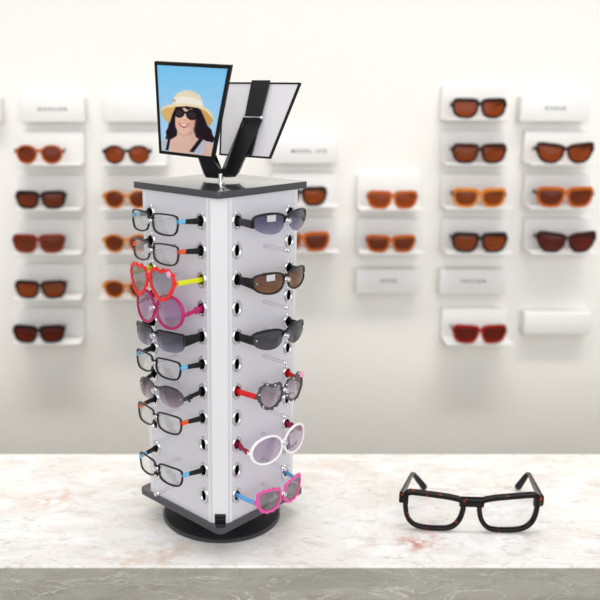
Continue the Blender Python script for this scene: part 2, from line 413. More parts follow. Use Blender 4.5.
        if rivet:
            bm = bmesh.new(); p = Vector((sgn*(hx-.004), bow(hx-.004)-.0004, zh)); cyl(bm, p+Vector((0, -.0028, 0)), p, rivet, 10); fix(bm)
            link_mesh('rivet', bm, M['chrome'], root)
        if endcharm:
            bm = bmesh.new()
            for a, b in ((0, 0), (.006, .0045), (.006, -.0045), (.012, 0)):
                p = Vector((sgn*(hx+.0016), y0+.001+a, zh+b)); bmesh.ops.create_icosphere(bm, subdivisions=2, radius=.0036, matrix=Matrix.Translation(p) @ Matrix.Diagonal((.5, 1, 1, 1)))
            link_mesh('hinge_ornament', bm, M[endcharm], root)
    # nose pads
    if pads:
        for sgn in (1, -1):
            bm = bmesh.new(); p = Vector((sgn*(bx-.0005), .0045, -.004*sc_))
            bmesh.ops.create_icosphere(bm, subdivisions=2, radius=.0032*sc_, matrix=Matrix.Translation(p) @ Matrix.Rotation(sgn*.3, 4, 'Y') @ Matrix.Diagonal((.4, .8, 1.5, 1)))
            link_mesh('nose_pad', bm, M['acrylic' if pads is True else pads], root)
    if pearls:
        for sgn in (1, -1):
            for q in range(7):
                ii = int((q+.5)*N/7) % N; x, z = O[ii]; nx, nz = nrm[ii]; X = cx+x+nx*w*.55
                bm = bmesh.new(); bmesh.ops.create_icosphere(bm, subdivisions=2, radius=.0017, matrix=Matrix.Translation((sgn*X, bow(X)-t*.5, z+nz*w*.55)))
                link_mesh('pearl_dot', bm, M['pearl'], root)
    if charm:
        cm, sides, (ax, az) = charm
        for sgn in sides:
            bm = bmesh.new(); X = cx+ax
            for q in range(5):
                a = 2*pi*q/5+.3; p = Vector((sgn*X+.0036*cos(a), bow(X)-t*.5-.0016, az+.0036*sin(a)))
                bmesh.ops.create_icosphere(bm, subdivisions=2, radius=.0030, matrix=Matrix.Translation(p) @ Matrix.Diagonal((1, .5, 1, 1)))
            bmesh.ops.create_icosphere(bm, subdivisions=2, radius=.0024, matrix=Matrix.Translation((sgn*X, bow(X)-t*.5-.003, az)))
            link_mesh('flower_charm', bm, M[cm], root)

# ------------------------------------------------------------------ room
def struct(name, c, s, mat):
    bm = bmesh.new(); box(bm, c, s); return tag(link_mesh(name, bm, mat, smooth=0), name.replace('_', ' '), 'room', kind='structure')
WY = 1.1
o = struct('wall_back', (.2, WY+.05, .85), (9, .1, 3.7), M['wall']); o['label'] = 'warm white back wall behind the sunglasses shelves'; o['category'] = 'wall'
o = struct('floor', (.2, -1.7, -1.05), (9, 5.6, .1), M['floor']); o['label'] = 'warm grey shop floor below the counter'; o['category'] = 'floor'

# counter
YB, YF = .284, -.1973
ct = tag(empty('counter', (.2, YF, -1.0)), 'long stone counter with cream marble top and grey marble front', 'counter')
def part_world(name, bm, mat, par, smooth=35):
    """bm in world coordinates, parented keeping place"""
    inv = par.matrix_basis.inverted()
    bmesh.ops.transform(bm, matrix=inv, verts=bm.verts[:])
    return link_mesh(name, bm, mat, par, smooth)
bm = bmesh.new(); box(bm, (.2, (YB+YF)/2, -.003), (5, YB-YF, .006), .0020, seg=3); part_world('countertop', bm, M['top'], ct)['label'] = 'cream marble slab with beige and pink veins'
ob = ct.children[0]
bm = bmesh.new(); box(bm, (.2, (YB+YF)/2, -.503), (4.98, YB-YF-.003, .994), .002); part_world('front_panel', bm, M['front'], ct)['label'] = 'grey veined marble front'

# ------------------------------------------------------------------ display stand
Q = sqrt(.5)
nL, tL = Vector((-Q, -Q, 0)), Vector((Q, -Q, 0)); nR, tR = Vector((Q, -Q, 0)), Vector((Q, Q, 0))
UP = Vector((0, 0, 1)); AP = .113; ZB, ZT, BT = .0581, .6866, .0124
ROW = [.632-.0524*k for k in range(11)]
st = tag(empty('eyewear_display_stand', (0, 0, 0)), 'white four-sided rotating eyewear rack with charcoal boards and two mirrors on top', 'display stand')
bm = bmesh.new(); lathe(bm, [(0, 0), (.119, 0), (.121, .0015), (.121, .006), (.118, .0085), (.10, .0105), (.0, .0105)], 96); fix(bm)
link_mesh('base_disc', bm, M['base'], st, 30)
bm = bmesh.new(); lathe(bm, [(0, .0105), (.064, .0105), (.058, .016), (.056, .03), (.056, ZB-BT), (0, ZB-BT)], 64); fix(bm)
link_mesh('turntable_neck', bm, M['steel'], st, 40)['label'] = 'satin silver turntable neck under the bottom board'
def rsq(a, r, n=7):
    P = []
    for cx, cy, a0 in ((a-r, a-r, 0), (-a+r, a-r, pi/2), (-a+r, -a+r, pi), (a-r, -a+r, 1.5*pi)):
        for k in range(n): t = a0+pi/2*k/(n-1); P.append((cx+r*cos(t), cy+r*sin(t)))
    return P
def board(name, a, r, zc, lab):
    me = poly_solid([rsq(a, r)], BT, .0009); o = link_me(name, me, [M['board'], M['edge']], st, 30)
    for p in me.polygons: p.material_index = 0 if abs(p.normal.z) > .9 else 1
    o.location = (0, 0, zc); o.rotation_euler = (0, 0, pi/4); o['label'] = lab
board('bottom_board', .1205, .013, ZB-BT/2, 'charcoal square board under the column')
board('top_board', .1172, .009, ZT-BT/2, 'charcoal square board on top of the column')
PH = .091; Z0, Z1 = ZB, ZT-BT
def face_mat(n, t): return Matrix(((t.x, 0, n.x, 0), (t.y, 0, n.y, 0), (0, 1, 0, 0), (0, 0, 0, 1)))
HU = .0695
def oval(cx, cy, a, b, n=28): return [(cx+a*cos(2*pi*k/n), cy+b*sin(2*pi*k/n)) for k in range(n)]
for n, t, vis in ((nL, tL, 1), (nR, tR, 1), (-nL, -tL, 0), (-nR, -tR, 0)):
    sp = [[(-PH, Z0), (PH, Z0), (PH, Z1), (-PH, Z1)]]
    for z in ROW:
        for u in (-HU, HU): sp.append(oval(u, z, .0082, .0122))
    me = poly_solid(sp, .004); me.transform(face_mat(n, t) @ Matrix.Translation((0, 0, AP-.002)))
    link_me('panel', me, M['panel'], st, 0)
    if not vis: continue
    for z in ROW:
        for u in (-HU, HU):
            bm = bmesh.new(); rings = []
            for k in range(32):
                a = 2*pi*k/32; ring = []
                for q in range(8):
                    b = 2*pi*q/8; rr = .0031*cos(b); ring.append(face_mat(n, t) @ Vector((u+(.0092+rr)*cos(a), z+(.0132+rr)*sin(a), AP+.0003+.0032*max(-.12, sin(b)))))
                rings.append(ring)
            loft(bm, rings, closed_path=True)
            dark_cup = [[face_mat(n, t) @ Vector((u+a_*cos(2*pi*q/24), z+b_*sin(2*pi*q/24), AP+d_)) for q in range(24)] for a_, b_, d_ in ((.0081, .0121, -.0003), (.0076, .0116, -.004), (.0070, .0108, -.030), (.0001, .0001, -.030), (.0001, .0001, -.031), (.0078, .0116, -.031), (.0081, .0121, -.005))]  # black cup added behind each hole to keep its inside dark
            loft(bm, dark_cup, closed_path=True, mi=1); fix(bm); link_mesh('grommet', bm, [M['chrome'], M['black_soft']], st, 60)
        bm = bmesh.new(); cyl(bm, n*AP+UP*z, n*(AP+.054)+UP*(z-.001), .0032, 14); fix(bm)
        pg = link_mesh('nose_peg', bm, M['acrylic'], st, 40); pg['label'] = 'clear peg with chrome end'
        bm = bmesh.new()
        lathe(bm, [(0, 0), (.0042, 0), (.0046, .001), (.0046, .003), (.0034, .0042), (.0030, .0055), (.0044, .0066), (.0044, .0085), (.003, .0098), (0, .0102)], 20,
              axis=Matrix.Translation(n*(AP+.0535)+UP*(z-.001)) @ n.to_track_quat('Z', 'Y').to_matrix().to_4x4())
        fix(bm); link_mesh('peg_cap', bm, M['chrome'], pg, 40)
# corner extrusions
for a in (-pi/2, 0, pi/2, pi):
    d = Vector((cos(a), sin(a), 0)); s = Vector((-sin(a), cos(a), 0))
    f1 = (d*Q+s*Q); f2 = (d*Q-s*Q)      # normals of the two faces meeting here
    D = .1445; h = .0152
    e1 = (s*-Q+d*Q); e2 = (s*Q+d*Q)
    b1 = (-d*Q+s*Q).normalized(); b2 = (-d*Q-s*Q).normalized()
    P = [d*(D-.006)+s*-(h-.003), d*(D-.006)+s*(h-.003), d*(D-.0005)+s*(h+.001)+b1*.008-f1*.0012, d*(D-.0005)+s*(h+.001)+b1*.008+f1*.0008, d*(D-.001)+s*(h+.0004), d*D+s*(h-.001),
         d*D-s*(h-.001), d*(D-.001)-s*(h+.0004), d*(D-.0005)-s*(h+.001)+b2*.008+f2*.0008, d*(D-.0005)-s*(h+.001)+b2*.008-f2*.0012]
    bm = bmesh.new(); loft(bm, [[p+UP*Z0 for p in P], [p+UP*Z1 for p in P]]); fix(bm); link_mesh('corner_strip', bm, M['strip'], st, 30)
d = Vector((0, -1, 0))
bm = bmesh.new(); box(bm, (0, -.1455, ZB+.0095), (.021, .0045, .019), .0016); box(bm, (0, -.149, ZB+.0105), (.015, .003, .0035), .0012, mi=1)
link_mesh('corner_clip', bm, [M['black'], M['chrome']], st)['label'] = 'black clip at the foot of the near corner'

# mirrors on top ----------------------------------------------------
aM = radians(35); LEAN = radians(11)
nh = Vector((-sin(aM), -cos(aM), 0))
N1 = (nh*cos(LEAN)-UP*sin(LEAN)); N2 = (-nh*cos(LEAN)-UP*sin(LEAN))
C1 = nh*.046+UP*(ZT+.03); C2 = -nh*.046+UP*(ZT+.03)
def quad(pts, C, N): return [hit(u, v, C, N) for u, v in pts]
def shrink(qd, d):
    c = sum(qd, Vector())/4; out = []
    for i in range(4):
        p, a, b = qd[i], qd[i-1], qd[(i+1) % 4]
        e1 = (a-p).normalized(); e2 = (b-p).normalized(); sn = e1.cross(e2).length
        out.append(p+(e1+e2)*d/sn)
    return out
def frame_mesh(qd, inner, N, th):
    bm = bmesh.new(); f = [p for p in qd]; g = [p for p in inner]
    rings = []
    for i in range(4): rings.append([f[i], g[i], g[i]-N*th, f[i]-N*th])
    loft(bm, rings, closed_path=True); fix(bm)
    es = [e for e in bm.edges]; bmesh.ops.bevel(bm, geom=es, offset=.0005, segments=1, affect='EDGES'); return bm
qd = quad([(154, 61.5), (231, 65.5), (213, 160), (159, 153.5)], C1, N1)
inn = shrink(qd, .0058)
mf = link_mesh('mirror_frame', frame_mesh(qd, inn, N1, .007), M['frame_black'], st, 0); mf['label'] = 'black framed mirror showing a woman in a straw hat'
# the picture in the mirror: a flat printed face, colours of the print as a painted vertex-colour grid
def paint(X, Y):
    """colour (0-255) of the print at chart coordinates X 0..464, Y 0..600"""
    def ss(d, w=5): return max(0, min(1, .5-d/w))                 # coverage from a signed distance
    def ell(cx, cy, rx, ry, w=5, rot=0):
        dx, dy = X-cx, Y-cy; c, s = cos(rot), sin(rot); dx, dy = dx*c+dy*s, -dx*s+dy*c
        k = math.hypot(dx/rx, dy/ry); return ss((k-1)*min(rx, ry), w)
    def poly(P, w=5):
        d = 1e9; inside = False; n = len(P)
        for i in range(n):
            x1, y1 = P[i]; x2, y2 = P[(i+1) % n]
            ex, ey = x2-x1, y2-y1; l = ex*ex+ey*ey; q = max(0, min(1, ((X-x1)*ex+(Y-y1)*ey)/l)); d = min(d, math.hypot(X-x1-q*ex, Y-y1-q*ey))
            if (y1 > Y) != (y2 > Y) and X < (x2-x1)*(Y-y1)/(y2-y1)+x1: inside = not inside
        return ss(-d if inside else d, w)
    f = max(0, min(1, (Y-60)/480)); c = [124+70*f, 202+22*f, 248+4*f]
    def put(a, rgb):
        if a > 0:
            for i in range(3): c[i] += (rgb[i]-c[i])*a
    nz = .5+.5*sin(X*.31+2.1*sin(Y*.09))*sin(Y*.23+1.7*sin(X*.13)); hair = (24+16*nz, 15+10*nz, 24+12*nz)
    put(poly(BR_BACK), (214, 164, 96))
    put(poly(HAIR_L), hair); put(poly(HAIR_R), hair)
    put(poly(BODY, 7), (234, 194, 178)); put(poly(NECK_SH, 22)*.55, (196, 140, 122)); put(ell(246, 505, 30, 40, 60)*.3, (208, 158, 142))
    tp = (172+44*nz, 182+40*nz, 204+30*nz); put(poly(TOP_L), tp); put(poly(TOP_R), tp)
    put(poly(STR_L), (26, 24, 34)); put(poly(STR_R), (26, 24, 34))
    put(ell(188, 348, 54, 84, 7, .10), (238, 196, 176)); put(ell(236, 372, 16, 60, 30, .1)*.5, (206, 150, 130)); put(ell(152, 370, 16, 16, 26)*.6, (240, 170, 154)); put(ell(222, 376, 16, 16, 26)*.6, (226, 152, 136))
    put(poly(BANGS), hair); put(poly(HAIR_L2), hair); put(poly(HAIR_R2), hair)
    put(ell(188, 352, 10, 6, 10)*.8, (206, 148, 128)); put(ell(184, 342, 5, 12, 10)*.6, (248, 216, 200))
    put(ell(160, 312, 28, 28), (22, 18, 24)); put(ell(228, 322, 32, 30), (22, 18, 24)); put(poly([(180, 302), (204, 306), (204, 318), (180, 314)]), (22, 18, 24)); put(poly([(252, 305), (276, 312), (274, 330), (254, 330)]), (22, 18, 24))
    put(ell(160, 314, 19, 18, 10)*.8, (70, 52, 62)); put(ell(227, 324, 22, 19, 10)*.8, (64, 48, 58))
    put(poly([(154, 366), (170, 372), (190, 374), (210, 370), (200, 390), (184, 397), (166, 388)]), (186, 70, 76)); put(poly([(162, 371), (188, 377), (204, 374), (194, 386), (182, 388), (170, 382)], 4), (252, 244, 240))
    put(poly(CROWN), (240, 226, 198)); put(poly(BAND), (248, 242, 230)); put(poly(BRIM_U), (226, 182, 116)); put(poly(BRIM_T), (246, 226, 184))
    put(poly([(124, 236), (140, 240), (140, 256), (124, 254)])*.7, (190, 150, 104))
    put(poly([(200, 188), (205, 188), (262, 214), (250, 222)], 10)*.4, (214, 200, 168))
    return [lin((v,))[0] for v in c]
BR_BACK = [(60, 310), (66, 286), (120, 268), (210, 264), (290, 280), (330, 320), (336, 352), (318, 386), (260, 330), (130, 320), (106, 372), (78, 348)]
HAIR_L = [(130, 290), (160, 300), (150, 420), (144, 448), (122, 462), (116, 480), (98, 466), (80, 470), (88, 440), (86, 418), (98, 396), (102, 372), (118, 330)]
HAIR_R = [(230, 300), (272, 290), (292, 340), (306, 380), (326, 404), (330, 430), (342, 452), (330, 476), (306, 470), (288, 482), (262, 462), (240, 446), (228, 420), (238, 380)]
BODY = [(148, 400), (232, 405), (246, 452), (292, 466), (326, 482), (322, 560), (60, 545), (70, 480), (120, 458), (146, 440)]
NECK_SH = [(150, 405), (230, 410), (222, 436), (178, 440), (154, 428)]
TOP_L = [(62, 468), (98, 458), (104, 500), (110, 535), (60, 535)]
TOP_R = [(276, 458), (290, 466), (282, 545), (212, 540)]
STR_L = [(96, 458), (110, 460), (98, 526), (84, 524)]
STR_R = [(262, 452), (282, 458), (230, 534), (208, 530)]
BANGS = [(128, 282), (200, 270), (262, 284), (276, 320), (250, 302), (226, 288), (206, 296), (186, 284), (160, 294), (138, 316)]
HAIR_L2 = [(130, 284), (146, 292), (138, 340), (136, 400), (112, 440), (106, 380), (118, 330)]
HAIR_R2 = [(252, 296), (272, 292), (296, 356), (300, 430), (252, 440), (240, 400), (252, 350)]
CROWN = [(124, 256), (134, 226), (156, 202), (196, 188), (232, 192), (268, 212), (282, 240), (288, 276), (200, 268), (128, 264)]
BAND = [(124, 254), (132, 232), (180, 222), (240, 230), (284, 252), (288, 276), (200, 262), (128, 264)]
BRIM_U = [(60, 310), (68, 290), (128, 272), (140, 284), (122, 322), (106, 372), (78, 348)]
BRIM_T = [(58, 304), (68, 284), (100, 270), (150, 262), (210, 264), (270, 272), (310, 288), (334, 322), (338, 350), (326, 330), (300, 300), (262, 284), (200, 276), (140, 280), (90, 286)]
BRIM_R = None
def bil(q, s, t): return (q[0]*(1-s)+q[1]*s)*(1-t)+(q[3]*(1-s)+q[2]*s)*t
NX, NY = 120, 156
chart = [Vector((42, 56, 0)), Vector((418, 74, 0)), Vector((318, 556, 0)), Vector((62, 528, 0))]
me = bpy.data.meshes.new('mirror_picture')
vs = []; cs = []
for j in range(NY+1):
    for i in range(NX+1):
        s, t = i/NX, j/NY; vs.append(bil(inn, s, t)-N1*.0012); p = bil(chart, s, t); cs.append(paint(p.x, p.y))
fs = [(j*(NX+1)+i, (j+1)*(NX+1)+i, (j+1)*(NX+1)+i+1, j*(NX+1)+i+1) for j in range(NY) for i in range(NX)]
me.from_pydata(vs, [], fs); at = me.color_attributes.new('print', 'FLOAT_COLOR', 'POINT')
for i, c in enumerate(cs): at.data[i].color = (*c, 1)
m, nt, out = new_mat('glossy print'); b = nt.nodes.new('ShaderNodeBsdfPrincipled'); a = nt.nodes.new('ShaderNodeVertexColor'); a.layer_name = 'print'
b.inputs['Roughness'].default_value = .35; b.inputs['Specular IOR Level'].default_value = .08
nt.links.new(a.outputs[0], b.inputs['Base Color']); nt.links.new(b.outputs[0], out.inputs[0])
link_me('mirror_picture', me, m, mf, 60)['label'] = 'smiling woman in straw hat and dark sunglasses against blue sky'
def slab(qd, N, d0, d1, name, mat, par, bev=.0006):
    bm = bmesh.new(); loft(bm, [[p-N*d0 for p in qd], [p-N*d1 for p in qd]]); fix(bm)
    if bev: bmesh.ops.bevel(bm, geom=bm.edges[:], offset=bev, segments=1, affect='EDGES')
    return link_mesh(name, bm, mat, par, 0)
slab(inn, N1, .0035, .0065, 'mirror_back', M['mirrorback'], mf)
# second mirror, seen from behind (outer normal N2 faces away)
qd2 = quad([(222, 82), (300, 82.5), (269.5, 158.5), (219, 155)], C2, N2); in2 = shrink(qd2, .0028)
mf2 = link_mesh('mirror_frame', frame_mesh(qd2, in2, -N2, .007), M['frame_black'], st, 0); mf2['label'] = 'black framed mirror seen from its silver back'
slab(in2, -N2, .0012, .0045, 'mirror_back', M['mirrorback'], mf2)
# straps and the V bracket
def strap(px, C, N, off, th, name):
    q = quad(px, C+N*off, N); return slab(q, N, 0, th, name, M['blackmetal'], st, .001)
strap([(252.5, 80.5), (271, 80.5), (252.5, 155.5), (238, 154.5)], C2, N2, -.0015, .004, 'mirror_strap')
hz = [hit(u, v, C2-N2*.0075, N2) for u, v in ((244.5, 117.5), (262, 118))]
zb = ZT+.010
b0 = hit(222.5, 172, (0, 0, zb+.004), (0, -.25, 1)); b1 = hit(236.5, 175.5, (0, 0, zb), (0, 0, 1))
def sheet(pts, th, name, mats=None):
    p = [Vector(v) for v in pts]; n = (p[1]-p[0]).cross(p[2]-p[0]).normalized()
    bm = bmesh.new(); loft(bm, [[v+n*th/2 for v in p], [v-n*th/2 for v in p]]); fix(bm)
    bmesh.ops.bevel(bm, geom=bm.edges[:], offset=.0006, segments=1, affect='EDGES')
    return link_mesh(name, bm, M['blackmetal'], st, 0)
tv = Vector((cos(aM), -sin(aM), 0)) # horizontal direction of the mirror planes
ax = Vector((0, 0, 0))
ft = Vector((.012, -.018, 0))
# right arm: hinge -> foot; left arm mirrored behind the picture
foot = [hit(223, 170, (0, 0, ZT+.018), UP), hit(224, 177, (0, 0, ZT+.0085), UP), hit(234, 176.5, (0, 0, ZT+.0085), UP), hit(238, 172, (0, 0, ZT+.012), UP)]
sheet([hz[0], foot[0], foot[1], foot[2], foot[3], hz[1]], .006, 'bracket_arm')
bm = bmesh.new(); cyl(bm, hz[0]-N2*.002+(hz[0]-hz[1])*.03, hz[1]-N2*.002+(hz[1]-hz[0])*.08, .0022, 12)
bmesh.ops.create_icosphere(bm, subdivisions=2, radius=.0036, matrix=Matrix.Translation(hz[1]-N2*.003)); fix(bm); link_mesh('hinge_pin', bm, M['chrome'], st)
h1 = [hit(u, v, C1-N1*.012, N1) for u, v in ((182, 112), (199, 113))]
foL = [hit(222, 170, (0, 0, ZT+.018), UP), hit(223, 177.2, (0, 0, ZT+.0085), UP), hit(206, 176, (0, 0, ZT+.0085), UP), hit(203, 172, (0, 0, ZT+.012), UP), hit(203.5, 158, (0, 0, ZT+.034), UP)]
sheet([foL[0], foL[1], foL[2], foL[3], h1[0], h1[1]], .006, 'bracket_arm')
sv = quad([(181, 66), (200, 67), (194, 157), (180, 155)], C1-N1*.008, N1); slab(sv, N1, 0, .004, 'mirror_strap', M['blackmetal'], st, .001)
pc = hit(220.5, 183, (0, 0, ZT), UP)
bm = bmesh.new(); cyl(bm, pc, pc+UP*.017, .0034, 16); lathe(bm, [(0, 0), (.008, 0), (.008, .002), (0, .002)], 20, axis=Matrix.Translation(pc)); fix(bm); link_mesh('mirror_post', bm, M['chrome'], st, 40)

# ------------------------------------------------------------------ glasses on the rack
G = 'glasses on the rotating rack'
def rack(side, row, name, label, cat, off, dz=0, rx=0, dx=0, **kw):
    n, t, rz = (nL, tL, -pi/4) if side == 'L' else (nR, tR, pi/4)
    r = empty(name, n*(AP+off)+t*dx+UP*(ROW[row]+dz), rz, rx); tag(r, label, cat, G)
    glasses(r, tu=HU, tdz=-dz, tl=off+.026-.012, **kw); return r
opt = dict(sh='rect', cx=.0325, w=.0030, t=.004, k=2.4, two=True, lens='L_clear', bz=.0085, bt=.0018, zh=.006, th=(.0036, .0054, .0058), Wd=.122)
rack('L', 0, 'eyeglasses', 'black and sky blue rectangular eyeglasses, topmost on the left face of rack', 'eyeglasses', .056, -.004, mats=('black', 'blue'), tmat='black_soft', endmat='blue', **opt)
rack('L', 1, 'eyeglasses', 'dark brown and orange rectangular eyeglasses directly above the red heart sunglasses', 'eyeglasses', .056, -.004, mats=('brownblack', 'orange'), tmat='black_soft', endmat='orange', **opt)
rack('L', 2, 'sunglasses', 'red scalloped heart shaped child sunglasses with yellow temples', 'sunglasses', .064, -.004, sh='heart', cx=.031, w=.0060, t=.0045, k=2.2, mats=('red',), lens='L_heart', bz=.009, bt=.0026, zh=.004, th=(.0045, .0045, .004), tmat='yellow',
     scallop=.55, nsc=17, Wd=.124, charm=('palepink', (1,), (.021, .020)), pads=False)
rack('L', 3, 'sunglasses', 'magenta sunglasses with large round pink lenses and wavy temples', 'sunglasses', .050, -.005, sh='round', cx=.0335, w=.0050, t=.0050, k=2.4, mats=('magenta',), lens='L_pinkp', bz=.009, bt=.0022, zh=-.002, th=(.0034, .0058, .005), tmat='magenta', wavy=True, Wd=.130, tw=.0018, pads=False)
rack('L', 4, 'sunglasses', 'black sunglasses with wide dark blue fading half-rim lenses, below the magenta pair', 'sunglasses', .054, -.006, sh='shield', cx=.0325, w=.0036, t=.004, k=3.0, arc=.006, mats=('black',), lens='L_shield', bz=.010, bt=.0026, zh=.003, th=(.0105, .0075, .0055), tmat='black', Wd=.126, tw=.0017)
rack('L', 5, 'eyeglasses', 'black and sky blue rectangular eyeglasses in the middle of rack between two dark sunglasses', 'eyeglasses', .056, -.005, mats=('black', 'blue'), tmat='black_soft', endmat='blue', **opt)
rack('L', 6, 'sunglasses', 'rimless plum fading sunglasses with silver ornament at the temples', 'sunglasses', .052, -.006, sh='drop', cx=.0325, w=.0018, t=.003, k=2.8, arc=.012, mats=('gun',), lens='L_plum', bz=.010, bt=.0018, zh=-.001, th=(.004, .0045, .005), tmat='black', Wd=.126, endcharm='gun', rivet=.0013)
rack('L', 7, 'eyeglasses', 'black and coral orange rectangular eyeglasses above an empty row', 'eyeglasses', .056, -.006, mats=('brownblack', 'salmon'), tmat='black_soft', endmat='orange', **opt)
rack('L', 9, 'eyeglasses', 'black and sky blue rectangular eyeglasses, lowest on the left face of rack', 'eyeglasses', .056, -.005, mats=('black', 'blue'), tmat='black_soft', endmat='blue', **opt)
wr = dict(sh='wrap', cx=.0335, t=.0042, k=3.4, bz=.009, Wd=.134, tw=.0018)
rack('R', 0, 'sunglasses', 'black half-rim wrap sunglasses with violet fading lenses, topmost on right face', 'sunglasses', .054, -.003, w=.0038, arc=-.002, mats=('black',), lens='L_violet', bt=.0024, zh=.000, th=(.0075, .006, .0055), tmat='gun', sticker=(-1,), **wr)
rack('R', 2, 'sunglasses', 'black full-rim wrap sunglasses with cinnamon brown lenses', 'sunglasses', .054, -.003, w=.0034, mats=('black',), lens='L_brown', bt=.0026, zh=.001, th=(.0100, .0065, .0055), tmat='black', sticker=(-1,), rivet=.0016, **wr)
rack('R', 4, 'sunglasses', 'black browline wrap sunglasses with charcoal grey lenses and chrome rivets', 'sunglasses', .054, -.003, w=.0046, arc=.003, mats=('black',), lens='L_grey', bt=.0032, zh=.002, th=(.0085, .007, .006), tmat='black', rivet=.0018, **wr)
rack('R', 6, 'sunglasses', 'dark grey scalloped child sunglasses with pearl dots and red temples', 'sunglasses', .054, -.005, sh='heart2', cx=.031, w=.0050, t=.0045, k=2.2, mats=('grey',), lens='L_lilac', bz=.007, bt=.002, zh=.003, th=(.0055, .0055, .005), tmat='red2', scallop=.55, nsc=14, Wd=.124, pearls=True, charm=('palepink', (1,), (.022, .020)), pads=False)
rack('R', 8, 'sunglasses', 'white oval sunglasses with pale lilac lenses and raspberry temples', 'sunglasses', .054, -.006, sh='oval', cx=.0385, w=.0046, t=.0048, k=2.4, mats=('white',), lens='L_pale', bz=.008, bt=.003, zh=.001, th=(.0045, .006, .005), tmat='burgundy', wavy=True, Wd=.152, tw=.002, pads=False)
rack('R', 10, 'sunglasses', 'bright pink scalloped child sunglasses with light blue temples, lowest on right face', 'sunglasses', .054, -.006, sh='hex', cx=.031, w=.0052, t=.0045, k=2.2, mats=('pink',), lens='L_smoke', bz=.006, bt=.0026, zh=.002, th=(.005, .005, .0045), tmat='ltblue', scallop=.6, nsc=13, Wd=.124, pads=False)

# ------------------------------------------------------------------ eyeglasses on the counter
YG = -.0752
gx = hit(471, 530, (0, YG, 0), (0, 1, 0)).x
S = 2.24
r = tag(empty('eyeglasses', (gx-.003, YG, .0470), radians(-3)), 'black tortoiseshell rectangular eyeglasses standing open on the marble counter', 'eyeglasses')
inv = (Matrix.Translation((gx-.003, YG, .0470)) @ Matrix.Rotation(radians(-3), 4, 'Z')).inverted()
def tpath(hx, sgn, bend, tip, zb):
    h = Vector((sgn*(hx-.001), .008, .0205)); B = inv @ hit(*bend, (0, 0, zb), UP); T = inv @ hit(*tip, (0, 0, .0085), UP)
    P = [h.lerp(B, f) for f in (0, .25, .5, .75, .93)]
    P += [B.lerp(T, .10)+Vector((0, 0, -.001)), B.lerp(T, .4), B.lerp(T, .75), T]
    return P
HX = .1385
glasses(r, 'big', cx=.0318, w=.0100, t=.011, k=.25, mats=('tort',), lens='L_clear', bz=.0180, bt=.0115, zh=.0200, th=(.0120, .0046, .0076), tw=.0034, tmat='black', Wd=2*HX, sc_=S, topw=1.2, pads=False,
        pathR=tpath(HX, 1, (528.5, 472.5), (518, 487), .048), pathL=tpath(HX, -1, (412.5, 472.5), (424, 487), .048))

# ------------------------------------------------------------------ wall shelves, name blocks and sunglasses
GS, GB, GW = 'white shelves on the back wall', 'white name blocks on the back wall', 'sunglasses on the wall shelves'
LD = .108
def shelf(x0, x1, yl, label):
    """x0, x1: span of the back plate in the photo, yl: lower front edge of the ledge"""
    zb = W(x0, yl+.7, WY-LD).z; a = W(x0, yl-16, WY-.02).x; b = W(x1, yl-16, WY-.02).x
    e = tag(empty('display_shelf', ((a+b)/2, WY, zb)), label, 'shelf', GS); w = b-a
    bm = bmesh.new(); box(bm, (0, -.0125, .050), (w, .025, .100), .002); link_mesh('back_plate', bm, M['shelf'], e)
    bm = bmesh.new(); box(bm, (0, -.025-(LD-.025)/2, .002), (w, LD-.025, .004), .0012); link_mesh('ledge', bm, M['shelf'], e)
    return e, zb+.004
def block(x0, x1, y0, y1, label, text=None, tx=None, size=.022):
    D = .045; a = W(x0, y0, WY-D); b = W(x1, y1, WY-D)
    e = tag(empty('name_block', ((a.x+b.x)/2, WY, b.z)), label, 'sign block', GB); w, h = b.x-a.x, a.z-b.z
    bm = bmesh.new(); box(bm, (0, -D/2, h/2), (w, D, h), .002); link_mesh('block_body', bm, M['shelf'], e)
    if text:
        fc = bpy.data.curves.new('lettering', 'FONT'); fc.body = text; fc.size = size; fc.align_x = 'CENTER'; fc.align_y = 'CENTER'; fc.extrude = .0004; fc.offset = .00015; fc.space_character = 1.5
        o = bpy.data.objects.new('t', fc); COL.objects.link(o); bpy.context.view_layer.update()
        me = bpy.data.meshes.new_from_object(o.evaluated_get(bpy.context.evaluated_depsgraph_get())); bpy.data.objects.remove(o)
        me.transform(Matrix.Translation((((tx or 0)-.5)*w if tx else 0, -D-.0004, h*.52)) @ Matrix.Rotation(pi/2, 4, 'X'))
        link_me('lettering', me, M['ink'], e, 0)
KIND = dict(way=dict(sh='way', topw=1.5, w=.0062), panto=dict(sh='panto', topw=1.1, w=.0044), cat=dict(sh='cat', topw=1.5, w=.0058))
